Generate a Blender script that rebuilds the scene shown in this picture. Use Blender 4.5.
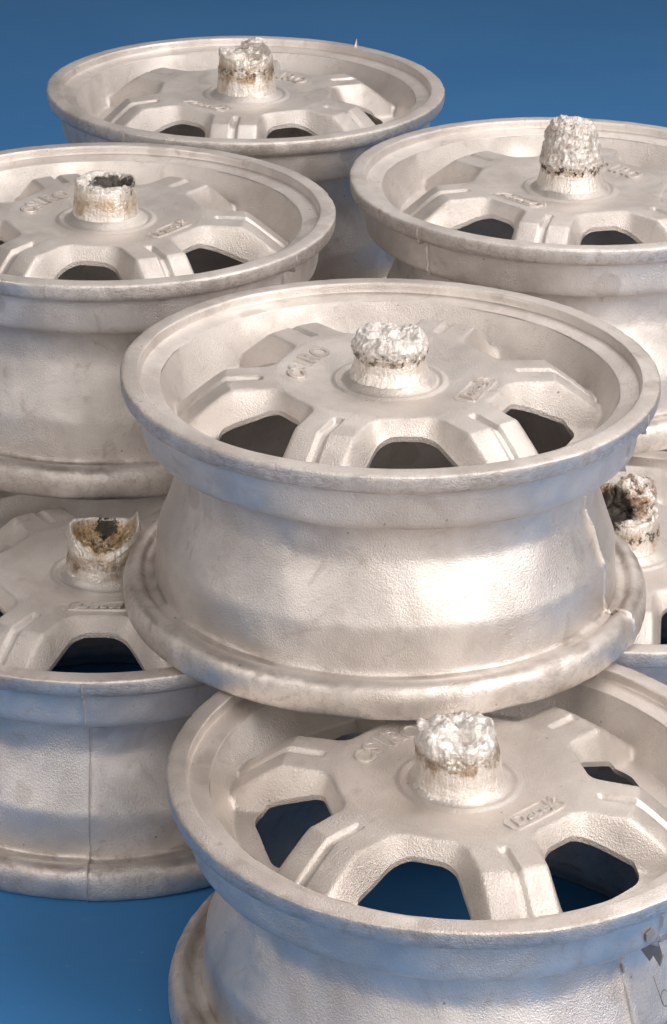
import bpy, math, random
import numpy as np
from mathutils import Vector, Matrix, noise
random.seed(7)
for o in list(bpy.data.objects):
    bpy.data.objects.remove(o)
scene = bpy.context.scene
COL = scene.collection
R = math.radians
S = 0.195                      # wheel radius in metres; everything below is laid out in wheel radii

# ------------------------------------------------------------------ camera
PITCH, ROLL, CAMH, FPX = R(24.6675), R(0.9418), 5.48345, 2632.56
cam_d = bpy.data.cameras.new('camera')
cam = bpy.data.objects.new('camera', cam_d)
COL.objects.link(cam)
cam_d.sensor_fit = 'VERTICAL'
cam_d.sensor_height = 24.0
cam_d.lens = FPX / 1024 * 24.0
cam_d.clip_start = 0.05
cam_d.clip_end = 60
fw = Vector((0, math.cos(PITCH), -math.sin(PITCH)))
up0 = Vector((0, math.sin(PITCH), math.cos(PITCH)))
rt = Vector((1, 0, 0)) * math.cos(ROLL) + up0 * math.sin(ROLL)
up = Vector((1, 0, 0)) * -math.sin(ROLL) + up0 * math.cos(ROLL)
m3 = Matrix((rt, up, -fw)).transposed()
cam.matrix_world = Matrix.Translation((0, 0, CAMH * S)) @ m3.to_4x4()
scene.camera = cam

# ------------------------------------------------------------------ light
scene.view_settings.view_transform = 'Standard'
scene.view_settings.look = 'None'
scene.view_settings.exposure = 0.12
scene.view_settings.gamma = 1.0
scene.view_settings.use_curve_mapping = False
world = bpy.data.worlds.new('World')
scene.world = world
world.use_nodes = True
bg = world.node_tree.nodes['Background']
bg.inputs[0].default_value = (1.0, 0.95, 0.92, 1)
bg.inputs[1].default_value = 0.19

def area(name, loc, target, sx, sy, power, col):
    d = bpy.data.lights.new(name, 'AREA')
    d.shape = 'RECTANGLE'
    d.size, d.size_y, d.energy, d.color = sx, sy, power, col
    o = bpy.data.objects.new(name, d)
    COL.objects.link(o)
    o.location = loc
    o.rotation_euler = (Vector(target) - Vector(loc)).to_track_quat('-Z', 'Y').to_euler()
    return o
MID = (0.05, 1.9, 0.2)
area('key_softbox', (1.7, 0.6, 1.7), MID, 1.8, 1.5, 58, (1.0, 0.93, 0.885))
area('overhead_softbox', (0.75, 2.9, 2.3), (0.15, 2.0, 0.2), 2.0, 1.3, 26, (1.0, 0.93, 0.89))
area('left_softbox', (-1.7, 0.4, 1.4), MID, 1.4, 1.1, 17, (1.0, 0.91, 0.84))

area('added_front_fill', (0.7, -0.7, 0.95), MID, 1.6, 1.0, 15, (1.0, 0.94, 0.88))  # added warm fill, low in front, to brighten the front faces of the barrels

# ------------------------------------------------------------------ node helpers
def new_mat(name):
    m = bpy.data.materials.new(name)
    m.use_nodes = True
    nt = m.node_tree
    return m, nt, nt.nodes['Principled BSDF']

def N(nt, t, **kw):
    n = nt.nodes.new(t)
    for k, v in kw.items():
        setattr(n, k, v)
    return n

def ramp(nt, fac, stops):
    r = N(nt, 'ShaderNodeValToRGB')
    els = r.color_ramp.elements
    while len(els) > 2:
        els.remove(els[-1])
    for i, (p, c) in enumerate(stops):
        e = els[i] if i < 2 else els.new(p)
        e.position = p
        e.color = (*c, 1) if len(c) == 3 else c
    nt.links.new(fac, r.inputs[0])
    return r.outputs[0]

def mixc(nt, fac, a, b, blend='MIX'):
    m = N(nt, 'ShaderNodeMix', data_type='RGBA', blend_type=blend)
    for sock, v in ((0, fac), (6, a), (7, b)):
        if hasattr(v, 'links') or hasattr(v, 'is_linked'):
            nt.links.new(v, m.inputs[sock])
        elif isinstance(v, (int, float)):
            m.inputs[sock].default_value = v
        else:
            m.inputs[sock].default_value = (*v, 1)
    return m.outputs[2]

def math_(nt, op, a, b=None, c=None, clamp=False):
    m = N(nt, 'ShaderNodeMath', operation=op, use_clamp=clamp)
    for i, v in enumerate((a, b, c)):
        if v is None:
            continue
        if isinstance(v, (int, float)):
            m.inputs[i].default_value = v
        else:
            nt.links.new(v, m.inputs[i])
    return m.outputs[0]

def noise_t(nt, vec, scale, detail=4, rough=0.55, dist=0.0):
    n = N(nt, 'ShaderNodeTexNoise')
    n.inputs['Scale'].default_value = scale
    n.inputs['Detail'].default_value = detail
    n.inputs['Roughness'].default_value = rough
    n.inputs['Distortion'].default_value = dist
    nt.links.new(vec, n.inputs['Vector'])
    return n.outputs['Fac']

def maprange(nt, v, a, b, c=0.0, d=1.0, smooth=False):
    m = N(nt, 'ShaderNodeMapRange')
    if smooth:
        m.interpolation_type = 'SMOOTHSTEP'
    nt.links.new(v, m.inputs['Value'])
    for k, x in (('From Min', a), ('From Max', b), ('To Min', c), ('To Max', d)):
        m.inputs[k].default_value = x
    return m.outputs[0]

def coords(nt, rnd=True):
    tc = N(nt, 'ShaderNodeTexCoord')
    sc = N(nt, 'ShaderNodeVectorMath', operation='SCALE')
    nt.links.new(tc.outputs['Object'], sc.inputs[0])
    sc.inputs['Scale'].default_value = 1 / S            # back to wheel radii
    raw = sc.outputs[0]
    if not rnd:
        return raw, raw
    oi = N(nt, 'ShaderNodeObjectInfo')
    cb = N(nt, 'ShaderNodeCombineXYZ')
    k = math_(nt, 'MULTIPLY', oi.outputs['Random'], 57.0)
    nt.links.new(k, cb.inputs[0]); nt.links.new(k, cb.inputs[1])
    ad = N(nt, 'ShaderNodeVectorMath', operation='ADD')
    nt.links.new(raw, ad.inputs[0]); nt.links.new(cb.outputs[0], ad.inputs[1])
    return raw, ad.outputs[0]

def bump(nt, h, strength, dist, prev=None):
    b = N(nt, 'ShaderNodeBump')
    b.inputs['Strength'].default_value = strength
    b.inputs['Distance'].default_value = dist * S
    nt.links.new(h, b.inputs['Height'])
    if prev is not None:
        nt.links.new(prev, b.inputs['Normal'])
    return b.outputs[0]

# ------------------------------------------------------------------ materials
def alu_material(name, light, dark, grime, grit, metallic=0.86, creases=False):
    m, nt, p = new_mat(name)
    raw, v = coords(nt)
    sep = N(nt, 'ShaderNodeSeparateXYZ'); nt.links.new(raw, sep.inputs[0])
    x2 = math_(nt, 'MULTIPLY', sep.outputs[0], sep.outputs[0])
    y2 = math_(nt, 'MULTIPLY', sep.outputs[1], sep.outputs[1])
    rad = math_(nt, 'SQRT', math_(nt, 'ADD', x2, y2))
    big = noise_t(nt, v, 2.6, 5, 0.6, 0.4)
    mid = noise_t(nt, v, 9.0, 6, 0.65, 0.8)
    fine = noise_t(nt, v, 150, 3, 0.7)
    patch = maprange(nt, big, 0.40, 0.68, 0, 1, True)
    col = mixc(nt, patch, light, dark)
    blot = maprange(nt, mid, 0.56, 0.75, 0, 0.55, True)
    col = mixc(nt, blot, col, grime)
    oi = N(nt, 'ShaderNodeObjectInfo')
    col = mixc(nt, math_(nt, 'MULTIPLY', oi.outputs['Random'], 0.28), col, mixc(nt, 1.0, col, (0.80, 0.71, 0.62), 'MULTIPLY'))
    # rubbed and soiled edges of the two flanges
    edge = maprange(nt, rad, 0.968, 0.998, 0, 1, True)
    scr = noise_t(nt, v, 24, 8, 0.8, 0.6)
    e2 = math_(nt, 'MULTIPLY', edge, maprange(nt, scr, 0.45, 0.72, 0, 0.7, True))
    col = mixc(nt, e2, col, (0.36, 0.32, 0.29))
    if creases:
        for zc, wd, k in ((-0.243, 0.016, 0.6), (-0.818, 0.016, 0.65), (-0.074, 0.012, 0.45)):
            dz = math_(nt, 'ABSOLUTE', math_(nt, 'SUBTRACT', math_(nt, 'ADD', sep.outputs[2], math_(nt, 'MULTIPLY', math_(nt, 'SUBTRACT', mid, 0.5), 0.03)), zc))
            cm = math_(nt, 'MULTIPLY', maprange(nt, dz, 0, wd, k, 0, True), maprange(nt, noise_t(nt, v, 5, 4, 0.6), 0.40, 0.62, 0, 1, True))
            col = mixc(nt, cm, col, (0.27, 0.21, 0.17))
        # smeared brown handling marks
        sm = maprange(nt, noise_t(nt, v, 3.7, 3, 0.5, 1.2), 0.60, 0.72, 0, 0.26, True)
        col = mixc(nt, sm, col, (0.40, 0.335, 0.29))
    if creases:
        vs = N(nt, 'ShaderNodeTexVoronoi'); vs.inputs['Scale'].default_value = 2.3
        wv = N(nt, 'ShaderNodeVectorMath', operation='ADD')
        wn = N(nt, 'ShaderNodeTexNoise'); wn.inputs['Scale'].default_value = 9
        nt.links.new(v, wn.inputs['Vector'])
        ws = N(nt, 'ShaderNodeVectorMath', operation='SCALE'); ws.inputs['Scale'].default_value = 0.07
        nt.links.new(wn.outputs['Color'], ws.inputs[0])
        nt.links.new(v, wv.inputs[0]); nt.links.new(ws.outputs[0], wv.inputs[1])
        nt.links.new(wv.outputs[0], vs.inputs['Vector'])
        spot = maprange(nt, vs.outputs['Distance'], 0.13, 0.17, 0.30, 0, True)
        col = mixc(nt, spot, col, (0.38, 0.31, 0.26))
        sm2 = N(nt, 'ShaderNodeMapping'); sm2.inputs['Scale'].default_value = (1, 1, 5)
        nt.links.new(v, sm2.inputs[0])
        st = noise_t(nt, sm2.outputs[0], 30, 6, 0.75, 0.4)
        lipz = maprange(nt, math_(nt, 'ABSOLUTE', math_(nt, 'SUBTRACT', sep.outputs[2], -0.042)), 0.020, 0.032, 1, 0, True)
        lipm = math_(nt, 'MULTIPLY', math_(nt, 'MULTIPLY', lipz, maprange(nt, rad, 0.985, 0.99, 0, 1)), math_(nt, 'MULTIPLY', maprange(nt, st, 0.44, 0.62, 0, 0.6, True), maprange(nt, noise_t(nt, v, 2.8, 3, 0.6), 0.42, 0.60, 0.12, 1.0, True)))
        col = mixc(nt, lipm, col, (0.33, 0.265, 0.22))
    # small dark pits and inclusions
    vo = N(nt, 'ShaderNodeTexVoronoi'); vo.inputs['Scale'].default_value = 7.0
    nt.links.new(v, vo.inputs['Vector'])
    pit = maprange(nt, vo.outputs['Distance'], 0.018, 0.045, 0.7, 0, True)
    col = mixc(nt, pit, col, (0.16, 0.13, 0.11))
    col = mixc(nt, maprange(nt, fine, 0.3, 0.7, 0.0, 0.22), col, (0.45, 0.42, 0.40))
    nt.links.new(col, p.inputs['Base Color'])
    p.inputs['Metallic'].default_value = metallic
    rg = math_(nt, 'ADD', maprange(nt, mid, 0.3, 0.7, 0.37, 0.52), math_(nt, 'MULTIPLY', e2, 0.15))
    nt.links.new(rg, p.inputs['Roughness'])
    f2 = noise_t(nt, v, 50, 3, 0.5)
    b1 = bump(nt, noise_t(nt, v, 7.0, 3, 0.5), 0.16, 0.010)
    b2 = bump(nt, f2, 0.05 * grit, 0.005, b1)
    vary = maprange(nt, noise_t(nt, v, 3.1, 3, 0.5), 0.35, 0.65, 0.35, 1.0, True)
    b3 = bump(nt, math_(nt, 'MULTIPLY', fine, vary), 0.85 * grit, 0.0062, b2)
    nt.links.new(b3, p.inputs['Normal'])
    return m

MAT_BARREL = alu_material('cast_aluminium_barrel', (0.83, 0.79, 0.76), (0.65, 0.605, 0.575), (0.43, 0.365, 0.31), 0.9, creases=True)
MAT_DISC = alu_material('cast_aluminium_face', (0.81, 0.77, 0.74), (0.68, 0.635, 0.60), (0.53, 0.475, 0.43), 1.2)
MAT_FIN = alu_material('casting_flash', (0.84, 0.80, 0.77), (0.60, 0.55, 0.50), (0.40, 0.34, 0.29), 0.8)

STRETCH = 0.026      # extra height of the smooth lower part of each stub
def stub_material(name, band, band_w, stain, crust_z, black=(0, 0, 0, 0), inner_gold=0.0, stain_col=(0.30, 0.19, 0.09), line=1.0, overall=0.3, dirt=0.0, inner=None):
    m, nt, p = new_mat(name)
    raw, v = coords(nt, False)
    sep = N(nt, 'ShaderNodeSeparateXYZ'); nt.links.new(raw, sep.inputs[0])
    z = math_(nt, 'SUBTRACT', sep.outputs[2], STRETCH)
    st = N(nt, 'ShaderNodeMapping'); st.inputs['Scale'].default_value = (1, 1, 0.22)
    nt.links.new(raw, st.inputs[0])
    flute = noise_t(nt, st.outputs[0], 55, 3, 0.6)
    n1 = noise_t(nt, raw, 14, 6, 0.7, 0.5)
    n2 = noise_t(nt, raw, 40, 5, 0.7, 0.3)
    n3 = noise_t(nt, raw, 90, 3, 0.6)
    zz = math_(nt, 'ADD', z, math_(nt, 'MULTIPLY', math_(nt, 'SUBTRACT', n1, 0.5), 0.11))
    crust = maprange(nt, zz, crust_z - 0.008, crust_z + 0.012, 0, 1)
    if inner:
        q2 = math_(nt, 'SQRT', math_(nt, 'ADD', math_(nt, 'MULTIPLY', sep.outputs[0], sep.outputs[0]), math_(nt, 'MULTIPLY', sep.outputs[1], sep.outputs[1])))
        inn = maprange(nt, math_(nt, 'ADD', q2, math_(nt, 'MULTIPLY', math_(nt, 'SUBTRACT', n1, 0.5), 0.05)), inner[0] - 0.006, inner[0] + 0.006, 1, 0, True)
    col = mixc(nt, maprange(nt, flute, 0.35, 0.7, 0, 0.5), (0.86, 0.82, 0.78), (0.62, 0.55, 0.48))
    # soft brown staining
    d = math_(nt, 'ABSOLUTE', math_(nt, 'SUBTRACT', zz, band))
    bnd = maprange(nt, d, band_w * 0.3, band_w, 1, 0, True)
    brn = math_(nt, 'MULTIPLY', bnd, maprange(nt, n1, 0.38, 0.62, 0.15, 1.0), clamp=True)
    col = mixc(nt, math_(nt, 'MULTIPLY', brn, stain), col, stain_col)
    col = mixc(nt, maprange(nt, n1, 0.5, 0.66, 0, overall, True), col, (0.50, 0.37, 0.24))
    # dark burnt specks along the band
    ln = maprange(nt, d, 0.010, 0.022, 1, 0, True)
    sp = math_(nt, 'MULTIPLY', ln, maprange(nt, n2, 0.46, 0.56, 0, 1, True))
    sp = math_(nt, 'MULTIPLY', sp, line)
    crc = mixc(nt, maprange(nt, n2, 0.42, 0.66, 0, 0.55, True), (0.78, 0.75, 0.725), (0.52, 0.46, 0.40))
    if dirt > 0:
        crc = mixc(nt, maprange(nt, n1, 0.40, 0.60, 0, dirt, True), crc, (0.33, 0.20, 0.11))
        crc = mixc(nt, maprange(nt, n2, 0.52, 0.62, 0, dirt, True), crc, (0.08, 0.055, 0.04))
    col = mixc(nt, crust, col, crc)
    if inner_gold > 0:
        g = math_(nt, 'MULTIPLY', crust, maprange(nt, n1, 0.42, 0.56, 0, inner_gold, True))
        col = mixc(nt, g, col, (0.50, 0.34, 0.16))
    if inner:
        ic = mixc(nt, maprange(nt, n1, 0.38, 0.60, 0, 1, True), inner[1], inner[2])
        ic = mixc(nt, maprange(nt, n2, 0.50, 0.62, 0, 0.7, True), ic, (0.10, 0.06, 0.035))
        col = mixc(nt, inn, col, ic)
    col = mixc(nt, sp, col, (0.06, 0.04, 0.03))
    if black[3] > 0:
        dd = N(nt, 'ShaderNodeVectorMath', operation='DISTANCE')
        nt.links.new(raw, dd.inputs[0]); dd.inputs[1].default_value = black[:3]
        q = math_(nt, 'ADD', dd.outputs['Value'], math_(nt, 'MULTIPLY', math_(nt, 'SUBTRACT', n2, 0.5), 0.12))
        bk = maprange(nt, q, black[3] * 0.75, black[3], 0.97, 0, True)
        col = mixc(nt, bk, col, (0.025, 0.018, 0.014))
        met = math_(nt, 'MULTIPLY', math_(nt, 'SUBTRACT', 1.0, bk), math_(nt, 'SUBTRACT', 0.75, math_(nt, 'MULTIPLY', crust, 0.30)))
        nt.links.new(met, p.inputs['Metallic'])
    else:
        nt.links.new(math_(nt, 'SUBTRACT', 0.75, math_(nt, 'MULTIPLY', crust, 0.30)), p.inputs['Metallic'])
    nt.links.new(col, p.inputs['Base Color'])
    nt.links.new(maprange(nt, n2, 0.3, 0.7, 0.36, 0.60), p.inputs['Roughness'])
    vo = N(nt, 'ShaderNodeTexVoronoi'); vo.inputs['Scale'].default_value = 34
    nt.links.new(raw, vo.inputs['Vector'])
    ch = math_(nt, 'MULTIPLY', vo.outputs['Distance'], crust)
    b1 = bump(nt, ch, 0.6, 0.014)
    b2 = bump(nt, flute, 0.45, 0.012, b1)
    b3 = bump(nt, n3, 0.6, 0.008, b2)
    nt.links.new(b3, p.inputs['Normal'])
    return m

def floor_material():
    m, nt, p = new_mat('blue_backdrop_paper')
    tc = N(nt, 'ShaderNodeTexCoord')
    n = noise_t(nt, tc.outputs['Object'], 2.2, 4, 0.6)
    f = noise_t(nt, tc.outputs['Object'], 260, 2, 0.5)
    col = mixc(nt, maprange(nt, n, 0.3, 0.7, 0, 1), (0.026, 0.175, 0.45), (0.040, 0.200, 0.48))
    vo = N(nt, 'ShaderNodeTexVoronoi'); vo.inputs['Scale'].default_value = 14
    nt.links.new(tc.outputs['Object'], vo.inputs['Vector'])
    col = mixc(nt, maprange(nt, vo.outputs['Distance'], 0.02, 0.035, 0.5, 0), col, (0.09, 0.17, 0.30))
    mp = N(nt, 'ShaderNodeMapping'); mp.inputs['Scale'].default_value = (1, 5, 1); mp.inputs['Rotation'].default_value = (0, 0, 0.6)
    nt.links.new(tc.outputs['Object'], mp.inputs[0])
    sc = noise_t(nt, mp.outputs[0], 9, 6, 0.7, 0.5)
    col = mixc(nt, maprange(nt, sc, 0.58, 0.76, 0, 0.22, True), col, (0.16, 0.26, 0.42))
    v2 = N(nt, 'ShaderNodeTexVoronoi'); v2.inputs['Scale'].default_value = 55
    nt.links.new(tc.outputs['Object'], v2.inputs['Vector'])
    col = mixc(nt, maprange(nt, v2.outputs['Distance'], 0.03, 0.07, 0.35, 0), col, (0.30, 0.36, 0.45))
    nt.links.new(col, p.inputs['Base Color'])
    p.inputs['Roughness'].default_value = 0.7
    nt.links.new(bump(nt, f, 0.15, 0.004), p.inputs['Normal'])
    return m
MAT_FLOOR = floor_material()

def plain(name, col, rough=0.6, metal=0.0):
    m, nt, p = new_mat(name)
    tc = N(nt, 'ShaderNodeTexCoord')
    n = noise_t(nt, tc.outputs['Object'], 300, 3, 0.6)
    nt.links.new(mixc(nt, maprange(nt, n, 0.3, 0.7, 0, 0.5), col, tuple(c * 0.6 for c in col)), p.inputs['Base Color'])
    p.inputs['Roughness'].default_value = rough
    p.inputs['Metallic'].default_value = metal
    return m
MAT_PENCIL = plain('pencil_line', (0.07, 0.065, 0.07), 0.6)
MAT_YELLOW = plain('yellow_marker', (0.62, 0.50, 0.05), 0.6)
MAT_DARKFLASH = plain('dull_grey_flash', (0.36, 0.34, 0.34), 0.6, 0.5)

# ------------------------------------------------------------------ mesh helpers
def mesh_obj(name, verts, faces, mat, parent=None, smooth=True, scale=S):
    me = bpy.data.meshes.new(name)
    v = np.asarray(verts, dtype=float) * scale
    me.from_pydata(v.tolist(), [], [tuple(int(i) for i in f) for f in faces])
    me.validate()
    if smooth:
        me.polygons.foreach_set('use_smooth', [True] * len(me.polygons))
    me.materials.append(mat)
    me.update()
    o = bpy.data.objects.new(name, me)
    COL.objects.link(o)
    o.parent = parent
    return o

def empty(name, loc, rz, label, cat, group=None):
    o = bpy.data.objects.new(name, None)
    COL.objects.link(o)
    o.empty_display_size = 0.05
    o.location = [c * S for c in loc]
    o.rotation_euler = (0, 0, R(rz))
    o['label'] = label
    o['category'] = cat
    if group:
        o['group'] = group
    return o

def sstep(a, b, x):
    t = np.clip((x - a) / (b - a), 0, 1)
    return t * t * (3 - 2 * t)

def smin(a, b, k):
    h = np.clip(0.5 + 0.5 * (b - a) / k, 0, 1)
    return b * (1 - h) + a * h - k * h * (1 - h)

def wob(x, y, z=0):
    return (np.sin(7.1 * x + 2.3 * y + 1.0 + 3 * z) * np.sin(5.7 * y - 3.1 * x + 2.0) +
            0.6 * np.sin(17.3 * x - 9.2 * y + 0.5 + 8 * z) * np.sin(13.9 * y + 6.0 * x) +
            0.35 * np.sin(33 * x + 21 * y + 5 * z) * np.sin(29 * y - 17 * x + 1.3))

# ------------------------------------------------------------------ the wheel face: plateau, six spokes, six windows
ZP = -0.022          # plateau level below the rim top
ZB = -0.205          # bowl level
R_OUT = 0.852
DISH = 0.030         # the hub sits a little lower than the roots of the spokes
def plateau_z(r):
    return ZP - 0.006 * float(sstep(0.35, 0.6, r)) - DISH * (1 - min(max((r - 0.20) / 0.22, 0), 1))

def face_fields(x, y):
    r = np.hypot(x, y)
    a = np.degrees(np.arctan2(y, x))
    a = np.radians((a + 30) % 60 - 30)
    lx, ly = r * np.cos(a), np.abs(r * np.sin(a))
    ds = 0.5 * lx - 0.866 * ly                    # distance from the nearest spoke's axis
    bowl = ZB + (-0.052 - ZB) * np.clip((r - 0.768) / 0.084, 0, 1) ** 1.3
    # bowl stays open-armed: sides of a spoke blend in with a fillet
    drop = np.maximum(0, r - 0.605)
    top = ZP - 0.006 * sstep(0.35, 0.6, r) - 0.82 * (drop ** 2 / (drop + 0.022))
    top = top - DISH * (1 - np.clip((r - 0.20) / 0.22, 0, 1))
    # hub pad, moat and the root of the stub
    top = top + 0.011 * sstep(0.222, 0.200, r) - 0.008 * sstep(0.200, 0.182, r) + 0.030 * (sstep(0.185, 0.140, r))
    # groove down the middle of each spoke
    gr = sstep(0.021, 0.010, ds) * sstep(0.470, 0.492, r)
    top = top - 0.016 * gr
    sd = smin(lx - 0.430, ds - 0.114, 0.035)
    t = sd / 0.044
    g = lambda u: 0.5 * (u + np.sqrt(u * u + 0.012))
    s = np.clip(g(t) - g(t - 1), 0, 1)
    ztop = np.maximum(top, bowl) + 0.0
    k = 0.02
    h = np.clip(0.5 + 0.5 * (top - bowl) / k, 0, 1)
    ztop = bowl * (1 - h) + top * h + k * h * (1 - h)
    floor_ = bowl + 0.100 * sstep(0.72, 0.43, r)
    z = ztop * (1 - s) + np.minimum(floor_, ztop) * s
    z = z + 0.0016 * wob(x * 1.3, y * 1.3)
    hole = smin(smin(lx - 0.460, ds - 0.150, 0.040), smin(0.688 - lx, 0.538 - (0.6 * lx + 0.8 * ly), 0.04), 0.022)
    hole = hole + 0.0012 * wob(x, y)
    return z, hole

def build_face_mesh():
    na = 648
    rs = np.concatenate([np.linspace(0.10, 0.43, 56)[:-1], np.linspace(0.43, R_OUT, 88)])
    nr = len(rs)
    ph = np.arange(na) * 2 * math.pi / na
    RR, PP = np.meshgrid(rs, ph, indexing='ij')
    X, Y = RR * np.cos(PP), RR * np.sin(PP)
    Z, Hh = face_fields(X, Y)
    V = [tuple(t) for t in np.stack([X.ravel(), Y.ravel(), Z.ravel()], 1)]
    hf = Hh.ravel()
    faces, segs, cuts = [], [], {}
    def cut(i, j):
        key = (min(i, j), max(i, j))
        if key not in cuts:
            t = hf[i] / (hf[i] - hf[j])
            a, b = V[i], V[j]
            cuts[key] = len(V)
            V.append(tuple(a[q] + (b[q] - a[q]) * t for q in range(3)))
        return cuts[key]
    inside = hf > 0
    for i in range(nr - 1):
        for j in range(na):
            j2 = (j + 1) % na
            q = (i * na + j, (i + 1) * na + j, (i + 1) * na + j2, i * na + j2)
            c = inside[q[0]] + 0 + inside[q[1]] + inside[q[2]] + inside[q[3]]
            if c == 0:
                faces.append(q)
            elif c < 4:
                for tri in ((q[0], q[1], q[2]), (q[0], q[2], q[3])):
                    ins = [bool(inside[t]) for t in tri]
                    if not any(ins):
                        faces.append(tri); continue
                    if all(ins):
                        continue
                    poly, cc = [], []
                    for k in range(3):
                        a, b = tri[k], tri[(k + 1) % 3]
                        if not ins[k]:
                            poly.append(a)
                        if ins[k] != ins[(k + 1) % 3]:
                            cpt = cut(a, b); poly.append(cpt); cc.append((cpt, ins[k]))
                    faces.append(tuple(poly))
                    # ordered so that the skirt faces into the hole
                    a = [c_[0] for c_ in cc if not c_[1]][0]
                    b = [c_[0] for c_ in cc if c_[1]][0]
                    segs.append((a, b))
    n0 = len(V)
    T = 0.020
    V2 = [(x * (1.0), y, z - T) for x, y, z in V]
    back = [tuple(n0 + k for k in reversed(f)) for f in faces]
    V += V2
    skirt = []
    m = {}
    def dup(k):
        if k not in m:
            m[k] = len(V); V.append(V[k])
        return m[k]
    for a, b in segs:
        skirt.append((dup(b), dup(a), dup(n0 + a), dup(n0 + b)))
    me = bpy.data.meshes.new('spoked_face')
    me.from_pydata((np.array(V) * S).tolist(), [], faces + back + skirt)
    me.polygons.foreach_set('use_smooth', [True] * len(me.polygons))
    me.materials.append(MAT_DISC)
    me.update()
    return me

# ------------------------------------------------------------------ the barrel (lathe with two moulding halves)
OUTER = [(0.852, -0.052), (0.8535, -0.0500), (0.857, -0.0490), (0.918, -0.040), (0.925, -0.038), (0.927, -0.033), (0.929, -0.005), (0.932, -0.001), (0.938, 0.0),
         (0.988, -0.001), (0.998, -0.004), (1.0, -0.012), (0.998, -0.052), (0.990, -0.070), (0.972, -0.080), (0.950, -0.083), (0.938, -0.088),
         (0.934, -0.105), (0.930, -0.150), (0.927, -0.190), (0.924, -0.222), (0.915, -0.238), (0.895, -0.246), (0.860, -0.256),
         (0.815, -0.268), (0.792, -0.290), (0.783, -0.330), (0.782, -0.395), (0.785, -0.425), (0.794, -0.450), (0.860, -0.620), (0.868, -0.640),
         (0.872, -0.665), (0.874, -0.72), (0.877, -0.770), (0.882, -0.815), (0.889, -0.824), (0.900, -0.826), (0.914, -0.830), (0.924, -0.824), (0.938, -0.808), (0.962, -0.808), (0.986, -0.822),
         (0.998, -0.846), (1.003, -0.875), (1.002, -0.918), (0.996, -0.938), (0.978, -0.9481), (0.935, -0.9481), (0.915, -0.943),
         (0.905, -0.932), (0.902, -0.91), (0.895, -0.895), (0.870, -0.886), (0.845, -0.87), (0.832, -0.84), (0.828, -0.76), (0.825, -0.68), (0.815, -0.58),
         (0.795, -0.50), (0.762, -0.42), (0.742, -0.35), (0.748, -0.29), (0.775, -0.235), (0.80, -0.20), (0.81, -0.185)]

def chaikin(p, n=1):
    p = [np.array(q, float) for q in p]
    for _ in range(n):
        o = [p[0]]
        for a, b in zip(p[:-1], p[1:]):
            o += [a * 0.75 + b * 0.25, a * 0.25 + b * 0.75]
        o.append(p[-1])
        p = o
    return np.array(p)

def seam_off(phi, z):
    """the two mould halves are a little out of register on the bead seat, well and flange"""
    s = np.sin(phi)
    side = np.tanh(s * 60.0)
    w = 0.0035 + 0.0035 * np.exp(-((z + 0.15) / 0.05) ** 2) + 0.003 * np.exp(-((z + 0.80) / 0.05) ** 2)
    near = np.exp(-np.abs(np.sin(phi)) * 7.0)
    w = np.where(z < -0.083, w, 0)
    return side * w * near * np.where(np.cos(phi) > 0, 1, -1)

def build_barrel_mesh():
    pr = chaikin(OUTER, 1)
    n = 360
    ph = np.arange(n) * 2 * math.pi / n
    P, Z = np.meshgrid(ph, pr[:, 1])
    RR = np.repeat(pr[:, 0][:, None], n, 1)
    c, s = np.cos(P), np.sin(P)
    w = wob(c * 1.2 + Z, s * 1.2 - Z, Z)
    amp = np.where((Z < -0.005) | (RR < .93), 0.0016, 0.0010)
    RR = RR + seam_off(P, Z) + amp * w * np.where(RR > .85, 1, 1.6)
    lipmask = np.exp(-((RR - 1.0) / 0.02) ** 2)
    jag = np.sin(P * 61 + 9 * Z) * np.sin(P * 37 + 1.7) * np.sin(P * 23 + 20 * Z)
    RR = RR + lipmask * (0.0022 * jag - 0.004 * np.clip(np.sin(P * 11 + 2 + 5 * Z) * np.sin(P * 29) - 0.82, 0, 1) / 0.18)
    Zz = Z + 0.0008 * np.sin(3 * P + 5 * RR) * np.where((Z < -0.93), 0, 1)
    V = np.stack([RR * c, RR * s, Zz], -1).reshape(-1, 3)
    F = []
    m = len(pr)
    for i in range(m - 1):
        for j in range(n):
            j2 = (j + 1) % n
            F.append((i * n + j, (i + 1) * n + j, (i + 1) * n + j2, i * n + j2))
    me = bpy.data.meshes.new('rim_barrel')
    me.from_pydata((V * S).tolist(), [], F)
    me.polygons.foreach_set('use_smooth', [True] * len(me.polygons))
    me.materials.append(MAT_BARREL)
    me.update()
    return me

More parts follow.
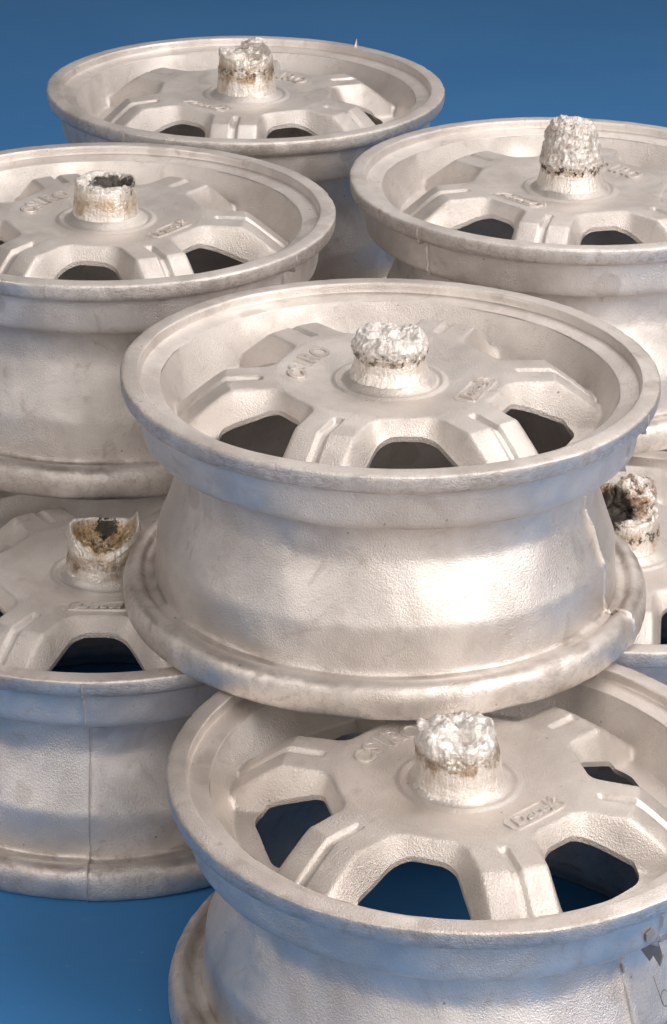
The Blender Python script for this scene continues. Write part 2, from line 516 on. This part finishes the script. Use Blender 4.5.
def build_fin_mesh(phi0, seed, hgt=0.016):
    """thin ragged fin of metal that squeezed into the mould joint"""
    rnd = random.Random(seed)
    pr = chaikin(OUTER[11:49], 1)
    V, F = [], []
    tw = 0.0
    for k, (r, z) in enumerate(pr):
        a = pr[max(k - 1, 0)]; b = pr[min(k + 1, len(pr) - 1)]
        t = (b - a) / (np.linalg.norm(b - a) + 1e-9)
        nrm = np.array([-t[1], t[0]])
        if nrm[0] < 0 and abs(nrm[0]) > 0.3:
            nrm = -nrm
        h = hgt * (0.25 + 0.9 * rnd.random() ** 2) if z > -0.93 else 0.004
        tw += rnd.uniform(-1, 1) * 0.0012
        tw *= 0.85
        for off, hh in ((-0.0045, -0.012), (-0.0012, h), (0.0010, h), (0.0035, -0.012)):
            rr, zz = r + nrm[0] * hh, z + nrm[1] * hh
            ph = phi0 + (off + tw) / r
            V.append((rr * math.cos(ph), rr * math.sin(ph), zz))
    for k in range(len(pr) - 1):
        for q in range(3):
            F.append((k * 4 + q, k * 4 + q + 1, k * 4 + 4 + q + 1, k * 4 + 4 + q))
    me = bpy.data.meshes.new('mould_seam')
    me.from_pydata((np.array(V) * S).tolist(), [], F)
    me.polygons.foreach_set('use_smooth', [True] * len(me.polygons))
    me.materials.append(MAT_FIN)
    me.update()
    return me

# ------------------------------------------------------------------ raised lettering and badge
def glyph_mesh(ch, size, extrude, bevel, shear=0.0):
    cu = bpy.data.curves.new('tmp_text', 'FONT')
    cu.body = ch
    cu.size = size
    cu.extrude = extrude
    cu.bevel_depth = bevel
    cu.bevel_resolution = 1
    cu.resolution_u = 4
    cu.shear = shear
    cu.offset = 0.0008
    cu.align_x = 'CENTER'
    cu.align_y = 'CENTER'
    ob = bpy.data.objects.new('tmp_text', cu)
    COL.objects.link(ob)
    dg = bpy.context.evaluated_depsgraph_get()
    me = bpy.data.meshes.new_from_object(ob.evaluated_get(dg))
    bpy.data.objects.remove(ob)
    v = [tuple(q.co) for q in me.vertices]
    f = [tuple(p.vertices) for p in me.polygons]
    bpy.data.meshes.remove(me)
    bpy.data.curves.remove(cu)
    return v, f

def to_mesh(name, V, F, mat):
    me = bpy.data.meshes.new(name)
    me.from_pydata((np.array(V) * S).tolist(), [], F)
    me.polygons.foreach_set('use_smooth', [False] * len(me.polygons))
    me.materials.append(mat)
    me.update()
    return me

def build_csiro_meshes():
    out = []
    word = 'CSIRO'
    span = [205, 194, 184.5, 175.5, 163]
    rr = 0.340
    for ch, deg in zip(word, span):
        v, f = glyph_mesh(ch, 0.100, 0.004, 0.0025)
        a = R(deg)
        rot = a - math.pi / 2                 # tops of the letters point away from the hub
        cx, cy = rr * math.cos(a), rr * math.sin(a)
        V = [(cx + x * math.cos(rot) - y * math.sin(rot), cy + x * math.sin(rot) + y * math.cos(rot), plateau_z(math.hypot(cx + x * math.cos(rot) - y * math.sin(rot), cy + x * math.sin(rot) + y * math.cos(rot))) + 0.0015 + z) for x, y, z in v]
        out.append(to_mesh('raised_letter', V, f, MAT_DISC))
    return out

def strip(points, w, h, z0, closed=True):
    """low rounded bead following a polyline"""
    n = len(points)
    V, F = [], []
    for i in range(n):
        p = np.array(points[i]); a = np.array(points[i - 1]) if (closed or i) else p
        b = np.array(points[(i + 1) % n]) if (closed or i < n - 1) else p
        t = b - a; t = t / (np.linalg.norm(t) + 1e-9)
        nn = np.array([-t[1], t[0]])
        for o, hh in ((-w, -0.004), (-w * .5, h), (w * .5, h), (w, -0.004)):
            V.append((p[0] + nn[0] * o, p[1] + nn[1] * o, plateau_z(math.hypot(p[0] + nn[0] * o, p[1] + nn[1] * o)) + hh))
    for i in range(n if closed else n - 1):
        j = (i + 1) % n
        for q in range(3):
            F.append((i * 4 + q, i * 4 + q + 1, j * 4 + q + 1, j * 4 + q))
    return V, F

def build_badge_meshes():
    # local frame: u along the tangent (counter-clockwise), v towards the hub; centred at radius 0.335
    def place(u, v):
        return (0.335 - v, u)
    L, Wd, c = 0.122, 0.046, 0.024
    pts = [(-L, -Wd), (L - c, -Wd), (L, -Wd + c * 0.4), (L - 0.006, Wd - c), (L - c - .01, Wd), (-L + c + .01, Wd), (-L + 0.004, Wd - c), (-L - 0.004, -Wd + c)]
    dense = []
    for i in range(len(pts)):
        a, b = np.array(pts[i]), np.array(pts[(i + 1) % len(pts)])
        for t in (0, 0.12, 0.5, 0.88):
            dense.append(place(*(a + (b - a) * t)))
    V, F = strip(dense, 0.0060, 0.0055, ZP)
    frame = to_mesh('badge_frame', V, F, MAT_DISC)
    v, f = glyph_mesh('Dacel', 0.078, 0.004, 0.0020, 0.35)
    V = []
    for x, y, z in v:
        px, py = place(x - 0.012, y - 0.002)
        V.append((px, py, plateau_z(math.hypot(px, py)) + 0.002 + z))
    txt = to_mesh('badge_lettering', V, f, MAT_DISC)
    V, F = [], []
    for k in range(2):
        cx, cy = 0.112, 0.02
        ax = (0.018, 0.006) if k == 0 else (0.006, 0.020)
        b = len(V)
        for zz, sh in ((-0.004, 1.0), (0.011, 0.75)):
            for sx, sy in ((-1, -1), (1, -1), (1, 1), (-1, 1)):
                px, py = place(cx + sx * ax[0] * sh, cy + sy * ax[1] * sh)
                V.append((px, py, plateau_z(math.hypot(px, py)) + zz + 0.001 * k))
        F += [(b + 4, b + 5, b + 6, b + 7)] + [(b + i, b + (i + 1) % 4, b + 4 + (i + 1) % 4, b + 4 + i) for i in range(4)]
    cross = to_mesh('badge_cross', V, F, MAT_DISC)
    return frame, txt, cross

# ------------------------------------------------------------------ the broken sprue stubs
def fbm(p, sc, oct_=4):
    return noise.fractal(Vector(p) * sc, 0.9, 2.1, oct_, noise_basis='PERLIN_ORIGINAL')

def stub_mesh(prof, htop, field, crust_t, seed, rough=0.012, side=0.003, fq=(15, 38), na=132, ns=46, nt_=26, shift=(0, 0)):
    """prof(t): radius up the side; htop(phi): height of the broken edge; field(x, y): shape of the broken top"""
    V, F = [], []
    off = Vector((seed * 3.1, seed * 1.7, seed))
    for i in range(ns + nt_):
        for j in range(na):
            ph = 2 * math.pi * j / na
            if i < ns:
                t = i / (ns - 1)
                z = t * htop(ph)
                r = prof(t)
                q = 1.0
            else:
                q = 1 - (i - ns + 1) / nt_
                r = prof(1.0) * q
                z = htop(ph)
                t = 1.0
            lean = z * 1.0
            x, y = r * math.cos(ph), r * math.sin(ph)
            if i >= ns - 1:
                e = sstep(1.0, 0.82, q)
                z = z * (1 - e) + field(x, y) * e
            k = float(sstep(crust_t - 0.02, crust_t + 0.02, z / max(htop(ph), 1e-3))) if i < ns else 1.0
            P = Vector((x, y, z)) + off
            n1 = fbm(P, fq[0]); n2 = fbm(P + Vector((5, 3, 1)), fq[1], 3)
            d = side * n1 + k * (rough * 0.75 * n1 + rough * 0.30 * n2)
            if i < ns:
                d += 0.0016 * math.sin(ph * 46 + 3 * n1) * (0.3 + k)
                nx, ny, nz = math.cos(ph), math.sin(ph), 0.0
            else:
                nx, ny, nz = math.cos(ph) * q * .4, math.sin(ph) * q * .4, 1.0
            V.append((x + nx * d + shift[0] * lean, y + ny * d + shift[1] * lean, z + nz * d * 1.3))
    c = len(V)
    V.append((shift[0] * field(0, 0), shift[1] * field(0, 0), field(0, 0)))
    n = ns + nt_
    for i in range(n - 1):
        if i == n - 2:
            pass
        for j in range(na):
            j2 = (j + 1) % na
            F.append((i * na + j, i * na + j2, (i + 1) * na + j2, (i + 1) * na + j))
    for j in range(na):
        F.append(((n - 1) * na + j, (n - 1) * na + (j + 1) % na, c))
    return V, F

def lerp_prof(pts):
    xs = [p[0] for p in pts]; ys = [p[1] for p in pts]
    return lambda t: float(np.interp(t, xs, ys))

def bumpf(ph, deg, width):
    d = (math.degrees(ph) - deg + 180) % 360 - 180
    return math.exp(-(d / width) ** 2)

def lump(V, F, centre, rad, seed, sc=9, amp=0.35, seg=26, squash=(1, 1, 1)):
    b = len(V)
    off = Vector((seed * 2.3, seed, -seed))
    n = seg
    for i in range(n + 1):
        th = math.pi * i / n
        for j in range(n * 2):
            ph = math.pi * j / n
            d = Vector((math.sin(th) * math.cos(ph), math.sin(th) * math.sin(ph), math.cos(th)))
            k = 1 + amp * fbm(d * rad + off, sc) + amp * 0.35 * fbm(d * rad - off, sc * 3.2)
            V.append((centre[0] + d.x * rad * k * squash[0], centre[1] + d.y * rad * k * squash[1], centre[2] + d.z * rad * k * squash[2]))
    for i in range(n):
        for j in range(n * 2):
            j2 = (j + 1) % (n * 2)
            F.append((b + i * 2 * n + j, b + (i + 1) * 2 * n + j, b + (i + 1) * 2 * n + j2, b + i * 2 * n + j2))



def stub_centre():      # A
    f = lambda x, y: 0.158 + 0.016 * fbm((x, y, 2), 16) - 0.012 * math.exp(-((x - 0.03) ** 2 + (y + .02) ** 2) / 0.0016)
    V, F = stub_mesh(lerp_prof([(0, .172), (.10, .152), (.28, .135), (.50, .132), (.62, .139), (.85, .138), (1, .126)]),
                     lambda p: 0.150 + 0.008 * math.sin(3 * p), f, 0.60, 1, 0.0075, 0.003, fq=(26, 60))
    return V, F, stub_material('stub_metal_crusty', 0.092, 0.028, 0.35, 0.103, line=0.75, overall=0.15)

def stub_front():       # D
    f = lambda x, y: 0.178 + 0.022 * fbm((x, y, 7), 15) + 0.035 * math.exp(-((x + 0.03) ** 2 + (y + .0) ** 2) / 0.003) + 0.020 * math.exp(-((x - 0.075) ** 2 + (y + .02) ** 2) / 0.0016) - 0.045 * math.exp(-((x - 0.025) ** 2 + (y + .06) ** 2) / 0.0014)
    V, F = stub_mesh(lerp_prof([(0, .176), (.07, .158), (.20, .149), (.6, .144), (1, .130)]),
                     lambda p: 0.168 + 0.010 * math.sin(2 * p + 1) + 0.01 * math.sin(5 * p), f, 0.66, 2, 0.017, 0.003, fq=(9, 34), shift=(-0.10, 0))
    return V, F, stub_material('stub_metal_bright_chunk', 0.105, 0.034, 0.75, 0.130, line=0.45, overall=0.35)

def stub_left():        # B
    f = lambda x, y: 0.146 + 0.012 * fbm((x, y, 3), 22) - 0.05 * math.exp(-((x - 0.04) ** 2 + (y - .0) ** 2) / 0.0040)
    V, F = stub_mesh(lerp_prof([(0, .168), (.09, .146), (.2, .140), (.8, .132), (1, .128)]),
                     lambda p: 0.148 + 0.006 * math.sin(4 * p), f, 0.90, 3, 0.006, 0.0025, fq=(20, 50))
    return V, F, stub_material('stub_metal_charred_pit', 0.070, 0.055, 0.60, 0.140, black=(0.030, -0.005, 0.150, 0.112), line=0.25, overall=0.55, stain_col=(0.52, 0.36, 0.20))

def stub_back():        # G
    f = lambda x, y: 0.178 + 0.02 * fbm((x, y, 9), 12) - 0.035 * math.exp(-((x - 0.02) ** 2 + (y + .05) ** 2) / 0.003)
    V, F = stub_mesh(lerp_prof([(0, .170), (.07, .150), (.2, .144), (.7, .136), (1, .128)]),
                     lambda p: 0.186 + 0.022 * bumpf(p, 175, 24) + 0.030 * bumpf(p, 60, 40) - 0.02 * bumpf(p, 280, 30), f, 0.86, 4, 0.008, 0.003, fq=(20, 50))
    lump(V, F, (0.050, 0.035, 0.236), 0.030, 3, 20, 0.5, 14, (1.6, 1.0, .6))
    lump(V, F, (-0.005, 0.035, 0.225), 0.022, 5, 20, 0.5, 14, (1.0, 1.0, .9))
    return V, F, stub_material('stub_metal_brown_band', 0.115, 0.060, 0.90, 0.185, line=0.8, overall=0.55, dirt=0.2)

def stub_right():       # C
    f = lambda x, y: 0.280 + 0.016 * fbm((x, y, 1), 16) + 0.016 * math.exp(-((x + 0.02) ** 2 + y ** 2) / 0.003)
    V, F = stub_mesh(lerp_prof([(0, .172), (.06, .152), (.18, .138), (.30, .134), (.38, .142), (.60, .129), (.85, .114), (1, .100)]),
                     lambda p: 0.270 + 0.006 * math.sin(3 * p), f, 0.37, 5, 0.010, 0.0028, fq=(22, 55), shift=(-0.02, 0))
    return V, F, stub_material('stub_metal_crystalline_cone', 0.088, 0.022, 0.45, 0.100, line=0.95, overall=0.22, dirt=0.30)

def stub_cratered():    # E
    def ht(p):
        return 0.168 - 0.090 * bumpf(p, 268, 40) + 0.058 * bumpf(p, 15, 17) + 0.012 * bumpf(p, 180, 30) - 0.02 * bumpf(p, 90, 40)
    f = lambda x, y: 0.068 + 0.022 * fbm((x, y, 4), 14) + 0.9 * max(0, math.hypot(x, y) - 0.05)
    V, F = stub_mesh(lerp_prof([(0, .180), (.06, .160), (.14, .151), (.7, .144), (1, .136)]), ht, f, 0.86, 6, 0.011, 0.0035, fq=(18, 50))
    return V, F, stub_material('stub_metal_torn_crater', 0.060, 0.055, 0.65, 0.190, black=(0.0, 0.100, 0.150, 0.050), line=0.5, overall=0.4, inner=(0.124, (0.74, 0.62, 0.46), (0.46, 0.31, 0.17)))

def stub_burnt():       # F
    f = lambda x, y: 0.150 + 0.014 * fbm((x, y, 4), 14)
    V, F = stub_mesh(lerp_prof([(0, .165), (.08, .146), (.2, .138), (1, .128)]), lambda p: 0.140 + 0.008 * math.sin(3 * p), f, 0.9, 7, 0.010, 0.004)
    lump(V, F, (0.015, 0.0, 0.205), 0.082, 2, 11, 0.40, 30, (1, 1, 1.05))
    lump(V, F, (-0.075, -0.01, 0.185), 0.062, 6, 14, 0.7, 26, (1.05, 1, 1.0))
    lump(V, F, (0.088, 0.0, 0.215), 0.026, 9, 20, 0.6, 16)
    lump(V, F, (0.045, -0.05, 0.16), 0.050, 8, 18, 0.5, 20, (1, 1, .8))
    return V, F, stub_material('stub_metal_burnt_blob', 0.075, 0.05, 0.35, 0.150, black=(-0.060, -0.04, 0.195, 0.105), line=0.9, overall=0.6, dirt=1.0)

# ------------------------------------------------------------------ build one wheel's shared meshes
ME_FACE = build_face_mesh()
ME_BARREL = build_barrel_mesh()
ME_FIN0 = build_fin_mesh(0.0, 3)
ME_FIN1 = build_fin_mesh(math.pi, 11)
ME_LET = build_csiro_meshes()
ME_FRAME, ME_TXT, ME_CROSS = build_badge_meshes()

def child(name, me, parent, label=None):
    o = bpy.data.objects.new(name, me)
    COL.objects.link(o)
    o.parent = parent
    if label:
        o['label'] = label
    return o

H = 0.9481
GROUP = 'cast aluminium wheels piled on the blue backdrop'
def wheel(x, y, z_top, w0, label, stub=None, group=GROUP, barrel_turn=0):
    t = empty('cast_wheel', (x, y, z_top - H), w0, label, 'wheel', group)
    turn = R(barrel_turn)
    def c(name, me):
        o = child(name, me, t)
        o.location = (0, 0, H * S)
        return o
    c('spoked_face', ME_FACE)
    for nm, me in (('rim_barrel', ME_BARREL), ('mould_seam', ME_FIN0), ('mould_seam', ME_FIN1)):
        c(nm, me).rotation_euler = (0, 0, turn)
    for me in ME_LET:
        c('raised_letter', me)
    fr = c('badge_frame', ME_FRAME)
    for nm, me in (('badge_lettering', ME_TXT), ('badge_cross', ME_CROSS)):
        child(nm, me, fr)
    if stub:
        V, F, mat = stub[0]()
        V = [(x_, y_, z_ + STRETCH * min(max(z_ / 0.05, 0), 1)) for x_, y_, z_ in V]
        me = bpy.data.meshes.new('sprue_stub')
        me.from_pydata((np.array(V) * S).tolist(), [], F)
        me.polygons.foreach_set('use_smooth', [True] * len(me.polygons))
        me.materials.append(mat)
        me.update()
        o = child('sprue_stub', me, t, stub[1])
        o.location = (0, 0, (H + ZP - DISH + 0.004) * S)
        o.rotation_euler = (0, 0, R(-w0))
    return t

T1, T2 = H, 2 * H + 0.0025
wheel_a = wheel(0.2005, 9.0980, T2, -23, 'uncovered cast wheel in the middle, squat white crusted stub, resting on three lower wheels',
      (stub_centre, 'squat stub with a rough white crust above a dark dotted line'))
wheel_d = wheel(0.4443, 7.7982, T1, -45, 'nearest cast wheel, standing on the blue paper, with a pencilled 6 and bright lumpy stub',
      (stub_front, 'stub topped with bright jagged lumps of metal'), barrel_turn=-3)
wheel_b = wheel(-1.0104, 10.9288, T2, -33, 'upper left cast wheel whose pale brown stub has a black charred pit on top',
      (stub_left, 'pale brown stub with a black charred pit'))
wheel_c = wheel(1.0468, 11.4708, T2, -135, 'upper right cast wheel with the tallest stub, a knobbly cone of white metal',
      (stub_right, 'tall cone of white crystalline metal'))
wheel_g = wheel(-0.4750, 12.9359, T2, -123.5, 'rearmost cast wheel against the blue backdrop, its stub banded with brown stains',
      (stub_back, 'stub with a ragged top and a brown stained band'))
wheel_e = wheel(-0.8998, 9.3761, T1, -88, 'lower left cast wheel whose stub is torn into a V-shaped golden crater',
      (stub_cratered, 'stub torn open into a V with a golden inside'), barrel_turn=-2)
wheel_f = wheel(1.1864, 9.6725, T1, 174, 'mostly covered lower right cast wheel, its stub topped with a black burnt blob',
      (stub_burnt, 'stub topped with a burnt black and white blob'))
# wheels of the bottom layer that the picture hides but that carry the upper row
for (hx, hy, hw) in ((0.16, 11.42, 15), (-1.98, 11.35, 40), (2.26, 11.45, 70), (-0.55, 13.45, 5)):
    wheel(hx, hy, T1, hw, 'cast wheel of the bottom layer covered by the upper wheels it carries', group='hidden bottom layer wheels')

# ------------------------------------------------------------------ marks and scraps that belong to single wheels
def on_barrel(w_root, w0, phi_world, z, lift=0.003):
    """local point on the outer barrel at a world azimuth, z below the rim top"""
    pr = np.array(OUTER[11:49])
    r = float(np.interp(-z, -pr[:, 1], pr[:, 0]))
    a = R(phi_world - w0)
    return ((r + lift) * math.cos(a), (r + lift) * math.sin(a), H + z)

def tube(name, pts, rad, mat, parent, label=None, seg=6):
    V, F = [], []
    P = [Vector(p) for p in pts]
    for i, p in enumerate(P):
        t = (P[min(i + 1, len(P) - 1)] - P[max(i - 1, 0)]).normalized()
        a = t.orthogonal().normalized(); b = t.cross(a)
        for k in range(seg):
            an = 2 * math.pi * k / seg
            V.append(tuple(p + a * math.cos(an) * rad + b * math.sin(an) * rad))
    for i in range(len(P) - 1):
        for k in range(seg):
            F.append((i * seg + k, i * seg + (k + 1) % seg, (i + 1) * seg + (k + 1) % seg, (i + 1) * seg + k))
    o = mesh_obj(name, V, F, mat, parent)
    if label:
        o['label'] = label
    return o
six = []
for t in np.linspace(0, 1, 30):
    if t < 0.35:
        u, v = -0.016 + 0.010 * (t / .35), 0.075 - 0.085 * (t / .35)
    else:
        a = R(200) + (t - .35) / .65 * R(-385 + 0) * -1
        u, v = 0.014 + 0.021 * math.cos(a), -0.016 + 0.026 * math.sin(a)
    six.append(on_barrel(wheel_d, -45, -44 + u * 75 + 7.2, -0.565 + v, 0.0015))
tube('pencilled_number', six, 0.0017, MAT_PENCIL, wheel_d)
tube('pencilled_dash', [on_barrel(wheel_d, -45, -36.4 + d, -0.648 + d * 0.004, 0.0015) for d in np.linspace(-1.8, 3.5, 8)], 0.0017, MAT_PENCIL, wheel_d)

def scrap(poly, w_root, w0, mat, label, thick=0.008):
    """a thin torn flake of flash; poly = (azimuth, z, radius) points"""
    def pt(a, z, r_, o):
        a = R(a - w0)
        return ((r_ + o) * math.cos(a), (r_ + o) * math.sin(a), H + z)
    top = [pt(a, z, q, thick / 2) for a, z, q in poly]
    bot = [pt(a, z, q, -thick / 2) for a, z, q in poly]
    n = len(poly)
    F = [tuple(range(n)), tuple(reversed(range(n, 2 * n)))] + [(i, (i + 1) % n, n + (i + 1) % n, n + i) for i in range(n)]
    o = mesh_obj('flash_scrap', top + bot, F, mat, w_root, smooth=False)
    o['label'] = label
    return o
def seam_flake(poly, w_root, w0, a, mat, label, thick=0.007):
    """a torn web of flash standing in the plane of the mould joint; poly = (radius, z) points"""
    a = R(a - w0)
    V = []
    for o in (-thick / 2, thick / 2):
        for q, z in poly:
            V.append((q * math.cos(a) - o * math.sin(a), q * math.sin(a) + o * math.cos(a), H + z))
    n = len(poly)
    F = [tuple(range(n)), tuple(reversed(range(n, 2 * n)))] + [(i, (i + 1) % n, n + (i + 1) % n, n + i) for i in range(n)]
    o = mesh_obj('flash_scrap', V, F, mat, w_root, smooth=False)
    o['label'] = label
seam_flake([(.78, -.262), (.86, -.235), (.925, -.232), (.945, -.272), (.938, -.320), (.905, -.292), (.893, -.322), (.845, -.292), (.79, -.30)],
           wheel_d, -45, -47.5, MAT_DARKFLASH, 'dull grey torn web of flash under the bead seat')
scrap([(-52.0, -.170, .931), (-50.2, -.160, .931), (-49.4, -.185, .930), (-50.4, -.212, .928), (-51.8, -.200, .930)], wheel_d, -45, MAT_DARKFLASH, 'small round grey chip on the bead seat', 0.006)
scrap([(-48.2, -.212, .929), (-46.4, -.205, .929), (-44.8, -.226, .927), (-45.4, -.240, .922), (-47.4, -.232, .927)], wheel_d, -45, MAT_DARKFLASH, 'narrow grey chip beside the seam', 0.006)
scrap([(-47.6, -.098, .937), (-44.0, -.100, .937), (-44.4, -.118, .936), (-47.2, -.114, .936)], wheel_d, -45, MAT_DARKFLASH, 'flat grey chip under the lip', 0.006)
for (a, z0, z1, q) in ((-47.7, -.315, -.345, .785), (-48.1, -.385, -.42, .785), (-47.6, -.50, -.53, .812), (-47.8, -.58, -.605, .845)):
    scrap([(a - .35, z0, q), (a + .25, z0 - .004, q), (a + .5, z1, q + .008), (a - .15, z1 + .004, q + .008)], wheel_d, -45, MAT_DARKFLASH, 'tiny dark chip along the mould seam', 0.005)
yl = [on_barrel(wheel_a, -23, -15.5 + 3.2 * math.cos(a), -0.515 + 0.030 * math.sin(a), 0.002) for a in np.linspace(0, 2 * math.pi, 9)[:-1]]
o = mesh_obj('yellow_paint_mark', yl, [tuple(range(8))], MAT_YELLOW, wheel_a, smooth=False)

# little spike of flash on the rear wheel's rim
sp = []
a0 = R(57 + 122)
V = []
for k in range(5):
    t = k / 4
    for q in range(5):
        an = 2 * math.pi * q / 5
        rr = 0.016 * (1 - t) ** 1.3 + 0.001
        V.append(((0.975 + 0.01 * t) * math.cos(a0) + rr * math.cos(an) * 1.4, (0.975 + .01 * t) * math.sin(a0) + rr * math.sin(an) * .6, H - 0.004 + 0.042 * t))
F = [(k * 5 + q, k * 5 + (q + 1) % 5, k * 5 + 5 + (q + 1) % 5, k * 5 + 5 + q) for k in range(4) for q in range(5)] + [(20, 21, 22, 23, 24)]
mesh_obj('flash_spike', V, F, MAT_FIN, wheel_g)

# ------------------------------------------------------------------ the blue backdrop, one sheet far beyond the frame
nx, ny = 40, 60
V, F = [], []
for j in range(ny + 1):
    for i in range(nx + 1):
        x = -1.3 + 2.75 * i / nx; y = 1.0 + 8.5 * j / ny
        V.append((x, y, 0.0))
for j in range(ny):
    for i in range(nx):
        F.append((j * (nx + 1) + i, j * (nx + 1) + i + 1, (j + 1) * (nx + 1) + i + 1, (j + 1) * (nx + 1) + i))
fl = mesh_obj('ground', V, F, MAT_FLOOR, None, True, 1.0)
fl['kind'] = 'structure'
fl['label'] = 'plain blue paper backdrop under the wheels'
